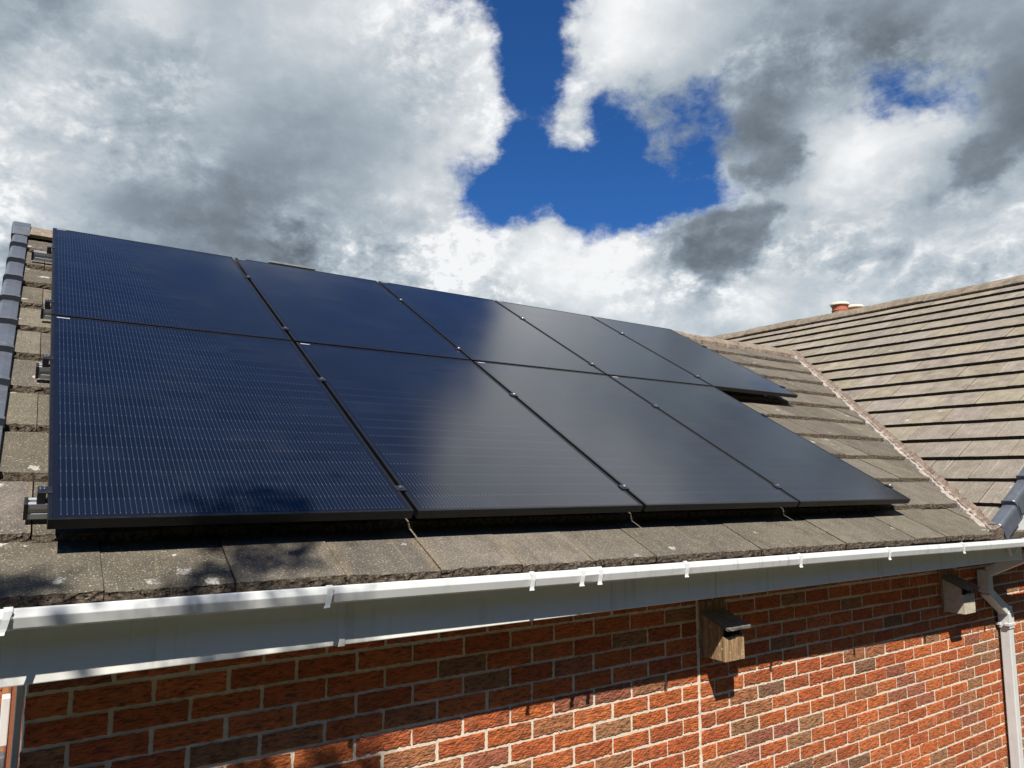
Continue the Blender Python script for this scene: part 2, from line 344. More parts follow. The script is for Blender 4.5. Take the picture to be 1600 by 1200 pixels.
M['sticker'] = plain('white barcode sticker', (.45, .46, .48), .5, var=.08, scale=60)
M['felt'] = plain('black eaves felt', (.05, .045, .04), .8, var=.3, scale=14, dirt=(.16, .14, .11), dirtamt=.8)
M['dark'] = plain('dark roof void', (.03, .028, .026), .9, var=.2)
M['terracotta'] = plain('terracotta pot', (.40, .125, .07), .8, var=.2, scale=9, bump=.003)
M['cream'] = plain('cream pot cap', (.78, .70, .50), .7, var=.08, scale=9)
M['ridge'] = plain('ridge concrete', (.19, .155, .115), .92, var=.35, scale=9, bump=.006, bscale=90, spec=.2, dirt=(.42, .37, .28), dirtamt=.55)
mt, t, bs = newmat('weathered timber'); M['wood'] = mt
pos = t.node('ShaderNodeTexCoord').outputs['Object']
g = t.noise(t.vec('MULTIPLY', pos, (90, 90, 5)), 1.0, 5, .6, .4)
c = t.ramp(g, [(.3, (.09, .05, .024)), (.5, (.26, .155, .075)), (.72, (.45, .31, .17))])
c = t.mix(t.math('MULTIPLY', t.ss(t.noise(pos, 55, 5, .7), .54, .68), .75), c, (.60, .55, .36))
t.put(bs, 'Base_Color', c); t.put(bs, 'Roughness', .85); t.put(bs, 'Normal', t.bump(g, .8, .003))
M['woodgrey'] = plain('pale grey timber', (.44, .39, .31), .85, var=.25, scale=30, bump=.002, bscale=90, dirt=(.22, .18, .13))
M['felt_roof'] = plain('weathered lid', (.10, .095, .085), .8, var=.3, scale=30, bump=.004, bscale=120, dirt=(.26, .23, .2))
M['fence'] = plain('brown fence board', (.30, .14, .06), .8, var=.35, scale=10, bump=.002, bscale=60)

# glass over mono cells
mt, t, bs = newmat('solar glass over cells'); M['cells'] = mt
uv = t.node('ShaderNodeTexCoord').outputs['UV']
x, y, _ = t.sep(uv)                       # metres from the glass corner
pos = t.node('ShaderNodeTexCoord').outputs['Object']
GW, GH = 1.112, 1.746
CW = (GW - .026) / 6; CH = (GH - .044) / 20
cx = t.math('DIVIDE', t.math('SUBTRACT', x, .013), CW)
upper = t.math('GREATER_THAN', y, GH / 2)
yy = t.math('SUBTRACT', y, t.math('MULTIPLY_ADD', upper, .016, .014))
cy = t.math('DIVIDE', yy, CH)
fx = t.math('FRACT', cx); fy = t.math('FRACT', cy)
inside = t.math('MULTIPLY', t.math('MULTIPLY', t.math('GREATER_THAN', cx, 0), t.math('LESS_THAN', cx, 6)), t.math('MULTIPLY', t.math('GREATER_THAN', cy, 0), t.math('LESS_THAN', cy, 20)))
mid = t.math('LESS_THAN', t.math('ABSOLUTE', t.math('SUBTRACT', y, GH / 2)), .006)
wx_ = t.math('FRACT', t.math('MULTIPLY', fx, 12.0))
wire = t.math('LESS_THAN', t.math('ABSOLUTE', t.math('SUBTRACT', wx_, .5)), .055)
pad = t.math('GREATER_THAN', t.math('ABSOLUTE', t.math('SUBTRACT', fy, .5)), .43)
padw = t.math('LESS_THAN', t.math('ABSOLUTE', t.math('SUBTRACT', wx_, .5)), .10)
gapx = t.math('GREATER_THAN', t.math('ABSOLUTE', t.math('SUBTRACT', fx, .5)), .4945)
gapy = t.math('GREATER_THAN', t.math('ABSOLUTE', t.math('SUBTRACT', fy, .5)), .487)
gap = t.math('MAXIMUM', t.math('MAXIMUM', gapx, gapy), t.math('MAXIMUM', mid, t.math('SUBTRACT', 1.0, inside)))
cell_id = t.node('ShaderNodeTexWhiteNoise', dict(noise_dimensions='2D'), Vector=t.comb(t.math('FLOOR', cx), t.math('FLOOR', cy), 0)).outputs[0]
ctone = t.lin(cell_id, 0, 1, .82, 1.18)
cc = t.mix(1.0, (.0048, .0075, .0150), t.comb(ctone, ctone, ctone), 'MULTIPLY')
cc = t.mix(gap, cc, (.007, .008, .012))
wirein = t.math('MULTIPLY', t.math('MULTIPLY', wire, inside), t.math('SUBTRACT', 1.0, mid))
cc = t.mix(t.math('MULTIPLY', wirein, .50), cc, (.065, .073, .090))
padm = t.math('MULTIPLY', t.math('MULTIPLY', t.math('MULTIPLY', pad, padw), inside), t.math('SUBTRACT', 1.0, mid))
cc = t.mix(t.math('MULTIPLY', padm, .32), cc, (.11, .12, .14))
dust = t.noise(pos, 3.0, 6, .65)
cc = t.mix(t.math('MULTIPLY', t.ss(dust, .5, .75), .015), cc, (.35, .33, .30))
t.put(bs, 'Base_Color', cc); t.put(bs, 'IOR', 1.5)
t.put(bs, 'Roughness', t.lin(dust, .3, .7, .11, .16))

# ------------------------------------------------------------------ frames of reference
A = 0.51148
S = Vector((0, math.cos(A), math.sin(A))); N = Vector((0, -math.sin(A), math.cos(A)))
def rp(u, v, n=0.0): return Vector((float(u), 0, 0)) + float(v) * S + float(n) * N      # panel-plane coordinates -> world
V0 = rp(5.27, -.226, -.10); V1 = rp(8.231, 3.735, -.10)
RN = (V1 - V0).cross(Vector((0, 1, 0))).normalized(); RN = RN if RN.z > 0 else -RN
RS = Vector((0, 1, 0)).cross(RN).normalized()
if RS.z < 0: RS = -RS
def rq(yv, w, n=0.0):                                               # right roof: (Y, along slope, height)
    return Vector((V0.x, float(yv), V0.z)) + float(w) * RS + float(n) * RN
GZ = -2.85; YW = 0.166

# ------------------------------------------------------------------ ground (structure)
mt, t, bs = newmat('garden lawn'); M['lawn'] = mt
pos = t.node('ShaderNodeTexCoord').outputs['Object']
t.put(bs, 'Base_Color', t.mix(t.noise(pos, 3, 8, .7), (.026, .032, .016), (.045, .05, .026))); t.put(bs, 'Roughness', .95)
g = MB(); g.add([(-400, -400, GZ), (400, -400, GZ), (400, 400, GZ), (-400, 400, GZ)], [(0, 1, 2, 3)])
tag(g.build('ground', M['lawn']), kind='structure')
M['paving'] = plain('grey paving', (.165, .155, .14), .9, var=.2, scale=3, bump=.003)
g = MB(); g.box(-1.5, 13, -1.3, YW - .001, GZ, GZ + .03)
tag(g.build('path', M['paving']), kind='structure')

# ------------------------------------------------------------------ house
house = empty('brick_bungalow', 'red brick bungalow with weathered tiled roofs meeting in a mortared valley', 'house', (0, 0, GZ))
def hpart(mb, name, mats, label=None, parent=None, **k):
    o = mb.build(name, mats, parent or house, **k)
    o.location = (0, 0, -GZ) if parent is None else (0, 0, 0)
    if label: o['label'] = label
    return o

# --- wall: mortar body, individual bricks with uneven faces
PAL = [((.44, .120, .036), 7), ((.445, .130, .044), 6), ((.38, .098, .034), 5), ((.33, .135, .062), 1.8), ((.29, .145, .072), 1.4), ((.225, .120, .070), .7), ((.30, .105, .060), 1.6)]
pw = np.array([p[1] for p in PAL]); pw = pw / pw.sum()
wall = MB()
# body behind the bricks
XL, XJ0, XJ1, XR = -.014, 2.797, 2.812, 14.0
ZTOP = -.40
wall.box(XL + .006, XR, YW + .0040, YW + .25, GZ, ZTOP, 1)
# left gable
gy = 3.40
wall.add([(XL + .006, YW + .25, GZ), (XL + .006, 6.6, GZ), (XL + .006, 6.6, ZTOP), (XL + .006, gy, 1.55), (XL + .006, YW + .25, ZTOP),
          (XL + .20, YW + .25, GZ), (XL + .20, 6.6, GZ), (XL + .20, 6.6, ZTOP), (XL + .20, gy, 1.55), (XL + .20, YW + .25, ZTOP)],
         [(0, 1, 2, 3, 4), (9, 8, 7, 6, 5), (1, 6, 7, 2), (2, 7, 8, 3), (3, 8, 9, 4), (4, 9, 5, 0), (0, 5, 6, 1)], 0, None, (.40, .13, .055, 1))
# gable of the right wing above the eaves
wall.add([(5.75, YW + .007, ZTOP), (13.9, YW + .007, ZTOP), (13.9, YW + .007, -.2), (9.24, YW + .007, 2.15), (5.75, YW + .007, -.16)],
         [(0, 1, 2, 3, 4)], 1)
def brick(x0, x1, z0, z1, fine):
    i = rng.choice(len(PAL), p=pw); c = np.array(PAL[i][0]) * rng.uniform(.88, 1.12)
    col = tuple(c) + (1.0,)
    y0 = YW - .0008 + rng.normal(0, .0006)
    dx = rng.normal(0, .0015, 2); x0 += dx[0]; x1 += dx[1]; z0 += rng.normal(0, .0012); z1 += rng.normal(0, .0012)
    if not fine:
        wall.add([(x0, y0, z0), (x1, y0, z0), (x1, y0, z1), (x0, y0, z1), (x0, y0 + .02, z0), (x1, y0 + .02, z0), (x1, y0 + .02, z1), (x0, y0 + .02, z1)],
                 [(0, 1, 2, 3), (1, 5, 6, 2), (5, 4, 7, 6), (4, 0, 3, 7), (3, 2, 6, 7), (4, 5, 1, 0)], 0, None, col); return
    nx = max(4, int((x1 - x0) / .011)); nz = 7
    xs = np.linspace(x0, x1, nx + 1); zs = np.linspace(z0, z1, nz + 1)
    X, Z = np.meshgrid(xs, zs)
    ph = rng.uniform(0, 6.28, 6)
    H = .0010 * np.sin(Z * 480 + 2.2 * np.sin(X * 70 + ph[0]) + 1.4 * np.sin(X * 170 + ph[1])) + .0006 * np.sin(X * 60 + ph[2]) * np.sin(Z * 130 + ph[3])
    edge = (np.minimum(np.minimum(X - x0, x1 - X) / .008, np.minimum(Z - z0, z1 - Z) / .008) < .5)
    Y = y0 - H + edge * rng.uniform(.0003, .0022, X.shape)
    X = X + edge * rng.normal(0, .0009, X.shape); Z = Z + edge * rng.normal(0, .0010, Z.shape)
    n1 = nx + 1
    vs = np.stack([X.ravel(), Y.ravel(), Z.ravel()], 1).tolist()
    fs = [(j * n1 + i, j * n1 + i + 1, (j + 1) * n1 + i + 1, (j + 1) * n1 + i) for j in range(nz) for i in range(nx)]
    ring = [i for i in range(n1)] + [j * n1 + nx for j in range(1, nz + 1)] + [nz * n1 + i for i in range(nx - 1, -1, -1)] + [j * n1 for j in range(nz - 1, 0, -1)]
    o = len(vs)
    vs += [(vs[i][0], YW + .02, vs[i][2]) for i in ring]
    L = len(ring)
    fs += [(ring[k], o + k, o + (k + 1) % L, ring[(k + 1) % L]) for k in range(L)]
    wall.add(vs, fs, 0, None, col)
CRS = .075; JT = .0134
for k in range(-5, 28):
    zt = -.8088 - CRS * k - JT / 2; zb = zt - CRS + JT
    if zt > ZTOP or zb < GZ: continue
    half = (k % 2 == 1)
    fine = zb > -2.0
    # left of the movement joint, laid from the joint
    x1 = XJ0 - .001; first = True
    while x1 > XL + .02:
        L = (.1018 if (half and first) else .2116); first = False
        x0 = max(XL, x1 - L); brick(x0, x1, zb, zt, fine); x1 = x0 - JT
    x0 = XJ1 + .001; first = True
    while x0 < XR - .02:
        L = (.1018 if (half and first) else .2116); first = False
        x1 = min(XR, x0 + L); brick(x0, x1, zb, zt, fine and x0 < 6.6); x0 = x1 + JT
# gable courses of the right wing above the eaves
for k in range(-34, -5):
    zt = -.8088 - CRS * k - JT / 2; zb = zt - CRS + JT
    xs0 = 9.24 - (2.0 - zt) / .655
    x0 = max(6.0, xs0) + (.11 if k % 2 else 0)
    while x0 < 9.2:
        brick(x0, x0 + .2145, zb, zt, False); x0 += .225
# movement joint filler
jr = []
for z in np.linspace(-2.0, ZTOP - .02, 60):
    a_ = random.gauss(0, .0012); jr.append([(XJ0 - .004 + a_, YW + .012, z), (XJ0 + .002 + a_, YW - .003 + random.gauss(0, .001), z), (XJ1 - .001 + a_, YW - .003 + random.gauss(0, .001), z), (XJ1 + .004 + a_, YW + .012, z)])
wall.loft(jr, 1)
# little mortar snots on the face
for _ in range(170):
    x = rng.uniform(0.4, 6); z = -.8088 - CRS * rng.integers(-3, 12) + rng.normal(0, .003); s_ = rng.uniform(.002, .006)
    wall.add([(x - s_, YW + .004, z), (x + s_, YW + .004, z), (x, YW + .004, z + s_ * 1.6), (x, YW - s_ * .9, z + s_ * .4)], [(0, 1, 3), (1, 2, 3), (2, 0, 3)], 1)
hpart(wall, 'wall', [M['brick'], M['mortar']], normals=False)

# --- roof tiles
def tile(mb, P_, u0, u1, v0, len_, n0, slope, thick, tint, nx=14, fineedge=True, skew=None, ra=1.0):
    """one tile: P_(u,v,n) maps to world; upper face tilted, rough tail"""
    ny = 4
    sk = [0, 0] if skew is None else skew
    vs = []; uvs = []; seed = random.uniform(0, 100)
    for j in range(ny + 1):
        fy = j / ny
        for i in range(nx + 1):
            fx = i / nx
            u = u0 + (u1 - u0) * fx; v = v0 + sk[0] + (sk[1] - sk[0]) * fx + len_ * fy ** 1.4
            n = n0 - slope * (len_ * fy ** 1.4)
            if fineedge and j == 0:
                q = noise.noise(Vector((u * 42, v0 * 9, seed))); q2 = noise.noise(Vector((u * 120, v0 * 9, seed + 5)))
                v += ra * (.004 * q + .004 * q2); n += ra * (-.002 + .0035 * q2)
            elif fineedge: n += .0012 * noise.noise(Vector((u * 12, v * 12, seed)))
            vs.append(P_(u, v, n)); uvs.append((fx, fy))
    n1 = nx + 1
    fs = [(j * n1 + i, j * n1 + i + 1, (j + 1) * n1 + i + 1, (j + 1) * n1 + i) for j in range(ny) for i in range(nx)]
    mb.add(vs, fs, 0, uvs, tint)
    # tail face
    vs = []; nz = 3
    top = []
    for j in range(nz + 1):
        for i in range(n1):
            fx = i / nx; u = u0 + (u1 - u0) * fx; fz = j / nz
            v = v0 + sk[0] + (sk[1] - sk[0]) * fx; n = n0 - thick * fz
            q = noise.noise(Vector((u * 42, v0 * 9, seed))); q2 = noise.noise(Vector((u * 120, v0 * 9, seed + 5)))
            if j == 0: v += ra * (.004 * q + .004 * q2); n += ra * (-.002 + .0035 * q2)
            else:
                q3 = noise.noise(Vector((u * 95, n * 95, seed + 9)))
                v += ra * (.007 * q3 + .004 * q) - (.012 * fz if ra > .9 else 0); n += ra * .003 * q3
            vs.append(P_(u, v, n))
    fs = [((j + 1) * n1 + i, (j + 1) * n1 + i + 1, j * n1 + i + 1, j * n1 + i) for j in range(nz) for i in range(nx)]
    mb.add(vs, fs, 1, None, tint)
    # sides
    for i_, uu in ((0, u0), (1, u1)):
        a0 = sk[i_]
        p = [P_(uu, v0 + a0, n0), P_(uu, v0 + a0 + len_, n0 - slope * len_), P_(uu, v0 + a0 + len_, n0 - slope * len_ - thick), P_(uu, v0 + a0, n0 - thick)]
        mb.add(p, [(0, 1, 2, 3)], 1, None, tint)
def crumbs(mb, P_, u, v, n, s):
    o = [Vector((random.gauss(0, s), random.gauss(0, s * .6), random.gauss(0, s * .6))) for _ in range(5)]
    c = [P_(u + a.x, v + a.y, n + a.z) for a in o]
    mb.add(c, [(0, 1, 2), (0, 2, 3), (0, 3, 1), (1, 2, 4), (2, 3, 4), (3, 1, 4)], 1)

LV = [-.235, .09, .453, .808, 1.166, 1.525, 1.885, 2.243, 2.612, 2.972, 3.343]
CW_ = .3445
roof = MB()
eave = lambda u: -.205 - .0145 * u
for k, v0 in enumerate(LV):
    ph = .141 + (0 if k % 2 == 0 else -.5 * CW_)
    i0 = math.floor((-.19 - ph) / CW_)
    u = ph + i0 * CW_
    vn = LV[k + 1] if k + 1 < len(LV) else 3.68
    umax = 5.30 + (v0 + .4) * .75 + .45
    while u < umax:
        ua = max(u, -.165); ub = u + CW_ - random.uniform(.0022, .0045)
        if ub > ua + .02:
            tint = (random.random(), random.random(), random.random(), 1)
            dn = random.gauss(0, .0018)
            near = ua < 6.2
            sk = None
            if k == 0:
                e0 = eave(ua) - v0; e1 = eave(ub) - v0
                r_ = random.gauss(0, .002); sk = [e0 + r_, e1 + r_ + random.gauss(0, .002)]
            else:
                r_ = random.gauss(0, .003); sk = [r_ + random.gauss(0, .0015), r_ + random.gauss(0, .0015)]
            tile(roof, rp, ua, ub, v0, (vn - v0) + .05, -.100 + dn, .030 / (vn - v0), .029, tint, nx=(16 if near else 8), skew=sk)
        u += CW_
    # moss crumbs along the tails
    uu = -.15
    while uu < min(umax, 7.5):
        for _ in range(3 if k == 0 else 1):
            e = eave(uu) if k == 0 else v0
            crumbs(roof, rp, uu + random.uniform(0, .02), e + random.gauss(.001, .003), -.104 - random.random() * .022, random.uniform(.002, .0045))
        uu += .012 if uu < 3 else .03
# underlay boarding and rear slope
roof.hexa([rp(-.16, -.20, -.19), rp(9.2, -.25, -.19), rp(9.2, 3.80, -.19), rp(-.16, 3.80, -.19), rp(-.16, -.20, -.150), rp(9.2, -.25, -.150), rp(9.2, 3.80, -.142), rp(-.16, 3.80, -.142)], 2)
ap = rp(0, 3.80, -.11)
roof.hexa([(-.17, ap.y, ap.z - .04), (9.3, ap.y, ap.z - .04), (9.3, ap.y + 3.4, ap.z - 1.95), (-.17, ap.y + 3.4, ap.z - 1.95),
           (-.17, ap.y, ap.z), (9.3, ap.y, ap.z), (9.3, ap.y + 3.4, ap.z - 1.91), (-.17, ap.y + 3.4, ap.z - 1.91)], 0)
hpart(roof, 'roof', [M['tile'], M['tail'], M['dark']], 'lower tiled roof slope carrying the solar panels', normals=False)

RW = [-.02, .295, .606, .909, 1.195, 1.485, 1.775, 2.055, 2.342, 2.617, 2.87, 3.14, 3.40, 3.67, 3.923, 4.169, 4.404]
roof2 = MB()
def rqm(u, v, n): return rq(-u, v, n)       # u runs towards the viewer
for k, w0 in enumerate(RW):
    wn = RW[k + 1] if k + 1 < len(RW) else 4.66
    ymax = (w0 / 3.538) * 3.454 + .25 if w0 < 3.4 else 9.5
    ph = .12 + (0 if k % 2 == 0 else .5 * CW_)
    u = .155 - CW_ - (0 if k % 2 == 0 else .5 * CW_)
    first = True
    while -u - CW_ < ymax + .3:
        ua, ub = u + .003, min(u + CW_, .155)
        if first and k % 2: ua, ub = u + CW_ * .5 + .003 - .0, .155
        tint = (random.random(), random.random(), random.random(), 1)
        if first and k % 2:
            u_next = u - CW_ * .5
        else: u_next = u - CW_
        if first and k % 2:
            ua = .155 - CW_ * .5 + .003; u = .155 - CW_ * .5; 
            u_next = u - CW_
        r_ = random.gauss(0, .0009)
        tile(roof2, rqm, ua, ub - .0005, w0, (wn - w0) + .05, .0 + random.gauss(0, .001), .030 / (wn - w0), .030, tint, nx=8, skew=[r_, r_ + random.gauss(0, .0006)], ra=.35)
        u = u_next; first = False
        if -u > 12: break
roof2.hexa([rq(-.13, -.05, -.09), rq(11, -.05, -.09), rq(11, 4.70, -.09), rq(-.13, 4.70, -.09), rq(-.13, -.05, -.05), rq(11, -.05, -.05), rq(11, 4.70, -.042), rq(-.13, 4.70, -.042)], 2)
rt = rq(0, 4.70, -.01)
roof2.hexa([(rt.x, -.15, rt.z - .04), (rt.x + 4.5, -.15, rt.z - 3.0), (rt.x + 4.5, 11, rt.z - 3.0), (rt.x, 11, rt.z - .04), (rt.x, -.15, rt.z), (rt.x + 4.5, -.15, rt.z - 2.96), (rt.x + 4.5, 11, rt.z - 2.96), (rt.x, 11, rt.z)], 0)
hpart(roof2, 'roof', [M['tile2'], M['tail2'], M['dark']], 'taller tiled roof slope beyond the valley', normals=False)

# --- ridges: overlapping angular sections
def ridge(mb, P_, a0, a1, L, half, rise, drop, mortar=True):
    a = a0; k = 0
    while a < a1:
        b = min(a + L, a1)
        dn = random.gauss(0, .003)
        prof = [(-half, -drop), (-half * .72, -drop * .25), (-half * .28, rise * .8), (0, rise), (half * .28, rise * .8), (half * .72, -drop * .25), (half, -drop)]
        inner = [(x * .86, z - .016) for x, z in reversed(prof)]
        rings = []
        for s_ in np.linspace(a + .004, b - .004, 5):
            rings.append([P_(s_, x + .002 * noise.noise(Vector((s_ * 9, x * 40, k))), z + dn + .003 * noise.noise(Vector((s_ * 14, x * 50, 3 + k)))) for x, z in prof + inner])
        mb.loft(rings, 0)
        if mortar and b < a1 and a > 5:   # bedding and pointed joint
            rings = []
            for s_ in (b - .012, b - .004, b + .004, b + .012):
                rings.append([P_(s_, x * 1.012, z + .003 + random.gauss(0, .002)) for x, z in prof] + [P_(s_, x * .8, z - .02) for x, z in reversed(prof)])
            mb.loft(rings, 1)
        a = b; k += 1
    for sg in (-1,) if mortar else ():
        rings = []
        for s_ in np.arange(5.2, a1, .04):
            w_ = half + random.uniform(-.004, .016)
            rings.append([P_(s_, sg * half * .8, -drop * .6), P_(s_, sg * w_, -drop - .002 + random.gauss(0, .003)), P_(s_, sg * (w_ + .004), -drop - .045), P_(s_, sg * half * .8, -drop - .05)])
        mb.loft(rings, 1)
lap = rp(0, 3.800, -.108)
rg = MB(); ridge(rg, lambda s_, x, z: Vector((s_, lap.y + x, lap.z + z)), -.13, 8.45, .45, .155, .026, .062)
hpart(rg, 'ridge', [M['ridge'], M['mortar_valley']], normals=False, smooth=False)
rap = rq(0, 4.745, .0)
rg = MB(); ridge(rg, lambda s_, x, z: Vector((rap.x + x, s_, rap.z - .012 + z)), -.20, 10.5, .45, .16, .035, .075, mortar=False)
hpart(rg, 'ridge', [M['ridge'], M['mortar_valley']], 'ridge tiles of the taller roof', normals=False)
# grey plastic ridge end cap
rg = MB()
prof = [(-.165, -.075), (-.12, -.01), (-.05, .040), (0, .050), (.05, .040), (.12, -.01), (.165, -.075)]
rings = [[Vector((s_, lap.y + x, lap.z + z)) for x, z in prof + [(.12, -.09), (-.12, -.09)]] for s_ in (-.225, -.215, -.13, -.122)]
rings[0] = [Vector((-.225, lap.y + x * .95, lap.z + z - .006)) for x, z in prof + [(.12, -.09), (-.12, -.09)]]
rg.loft(rings)
hpart(rg, 'ridge_end_cap', M['drygrey'], bevel=.004)
# ridge vent showing above the second panel
rv = MB()
vz = 1.823; vy = lap.y
for i in range(17):
    x = 1.47 + i * .0215
    rv.box(x, x + .015, vy - .05, vy + .05, vz - .05, vz - .012)
rv.box(1.462, 1.845, vy - .062, vy + .062, vz - .012, vz)
rv.box(1.462, 1.845, vy - .062, vy + .062, vz - .075, vz - .05)
M['vent'] = plain('green grey vent', (.20, .22, .20), .7, var=.2, scale=20)
hpart(rv, 'ridge_vent', M['vent'])

# --- valley: mortar fillet with pale jagged edge
vm = MB(); vd = (V1 - V0); Lv = vd.length; vdir = vd / Lv
un = (N + RN).normalized()
side = vdir.cross(un).normalized()
if side.x < 0: side = -side
ns = 260; rings = []; rings2 = []
for i in range(ns + 1):
    s_ = -.06 + (Lv + .10) * i / ns
    p = V0 + vdir * s_
    f1 = noise.noise(Vector((s_ * 6, 0, 1))); f2 = noise.noise(Vector((s_ * 6, 4, 1))); f3 = noise.noise(Vector((s_ * 27, 8, 1))); f4 = noise.noise(Vector((s_ * 19, 2, 6)))
    saw = ((s_ / .42) % 1.0)
    hl = .030 + .014 * f1 + .016 * f3; hr = .040 + .016 * f2 + .020 * f4 + .022 * saw
    top = .030 + .014 * f3
    rings.append([p - side * hl + N * (.000 + .006 * f4), p - side * hl * .75 + un * (top * .8), p + un * (top * .8 + .006 * f4), p + side * hr * .6 + un * (top + .010 + .010 * f1), p + side * hr + RN * (.012 + .010 * f3), p + side * hr - un * .06, p - side * hl - un * .06])
    el = hl + .006 + .026 * (1 - saw) + .012 * f4
    rings2.append([p - side * el + N * .014, p - side * hl * .6 + N * .026, p - side * hl * .6 - N * .03, p - side * el - N * .03])
vm.loft(rings, 0); vm.loft(rings2, 1)
hpart(vm, 'valley_mortar', [M['mortar_valley'], M['soaker']], normals=False)

# --- verge caps
def verge_cap(P_, v0, v1, parent=house):
    mb = MB(); L = v1 - v0
    prof = [(.068, -.018), (.066, .014), (.040, .019), (.0, .019), (-.012, .012), (-.017, -.004), (-.017, -.105), (-.009, -.105), (-.009, -.024), (.0, -.022), (.040, -.022), (.064, -.020)]
    rings = []
    for fv, rs, g_ in ((0, 0, .004), (.03, .004, .004), (.035, .0, .0), (.5, -.013, 0), (1.0, -.027, 0)):
        rings.append([P_(x + (g_ if x > 0.03 else -g_), v0 + L * fv, z + rs + (g_ if z > 0 else 0)) for x, z in prof])
    mb.loft(rings)
    o = mb.build('verge_cap', M['drygrey'], parent, bevel=.0025); o.location = (0, 0, -GZ)
    return o
for k in range(len(LV)):
    vb = LV[k + 1] if k + 1 < len(LV) else 3.66
    va = LV[k] if k else -.225
    verge_cap(lambda x, v, z: rp(-.200 + x, v, -.094 + z), va - .012, vb + .02)
for k in range(len(RW)):
    wb = RW[k + 1] if k + 1 < len(RW) else 4.66
    verge_cap(lambda x, v, z: rq(-.205 + x, v, .004 + z), RW[k] - .0 + (.03 if k == 0 else -.012), wb + .02)

# --- bargeboards
bb = MB()
bb.hexa([rq(-.178, .10, -.29), rq(-.155, .10, -.29), rq(-.155, 4.7, -.29), rq(-.178, 4.7, -.29), rq(-.178, .10, -.045), rq(-.155, .10, -.045), rq(-.155, 4.7, -.045), rq(-.178, 4.7, -.045)])
bb.hexa([rq(-.155, .3, -.29), rq(YW, .3, -.29), rq(YW, 4.7, -.29), rq(-.155, 4.7, -.29), rq(-.155, .3, -.275), rq(YW, .3, -.275), rq(YW, 4.7, -.275), rq(-.155, 4.7, -.275)])
hpart(bb, 'bargeboard', M['upvc'], 'white bargeboard of the taller gable', bevel=.002)
bb = MB()
bb.hexa([rp(-.195, -.17, -.21), rp(-.175, -.17, -.21), rp(-.175, 3.75, -.21), rp(-.195, 3.75, -.21), rp(-.195, -.17, -.15), rp(-.175, -.17, -.15), rp(-.175, 3.75, -.15), rp(-.195, 3.75, -.15)])
hpart(bb, 'bargeboard', M['upvc'], bevel=.002)

# --- fascia, soffit, gutter
Yf = lambda X: -.087 - .0105 * X
lipz = lambda X: -.2095 - .0105 * X
fa = MB()
xa, xb = -.21, 5.715
fa.hexa([(xa, Yf(xa), -.420), (xb, Yf(xb), -.420), (xb, Yf(xb) + .02, -.420), (xa, Yf(xa) + .02, -.420), (xa, Yf(xa), -.185), (xb, Yf(xb), -.205), (xb, Yf(xb) + .02, -.205), (xa, Yf(xa) + .02, -.185)])
f_o = hpart(fa, 'fascia', M['fascia'], bevel=.003)
for X, wd_ in ((4.785, .026), (5.700, .03), (.835, .024)):
    j = MB(); j.box(X - wd_ / 2, X + wd_ / 2, Yf(X) - .0035, Yf(X) + .001, -.4235, -.21)
    o = j.build('joint_cover', M['fascia'], f_o, bevel=.0015)
j = MB(); j.box(5.700, 5.72, Yf(5.72) + .001, YW - .001, -.4225, -.21); j.build('end_board', M['fascia'], f_o, bevel=.002)
sf = MB(); sf.hexa([(xa, Yf(xa) + .02, -.412), (xb, Yf(xb) + .02, -.412), (xb, YW + .01, -.412), (xa, YW + .01, -.412), (xa, Yf(xa) + .02, -.402), (xb, Yf(xb) + .02, -.402), (xb, YW + .01, -.402), (xa, YW + .01, -.402)])
hpart(sf, 'soffit', M['fascia'])
# felt apron into the gutter
fe = MB(); rings = []
for X in np.arange(-.16, 5.35, .06):
    e = rp(X, eave(X), -.135); sag = .006 * noise.noise(Vector((X * 3, 0, 0)))
    rings.append([e + Vector((0, .10, .03)), e + Vector((0, .015, .0)), Vector((X, Yf(X) - .018 + sag, lipz(X) + .002 + sag)), Vector((X, Yf(X) - .026 + sag, lipz(X) - .018)), Vector((X, Yf(X) - .022 + sag, lipz(X) - .018)), Vector((X, Yf(X) - .012 + sag, lipz(X) + .002 + sag)), e + Vector((0, .03, -.01)), e + Vector((0, .10, .02))])
fe.loft(rings)
hpart(fe, 'eaves_felt', M['felt'], normals=False)

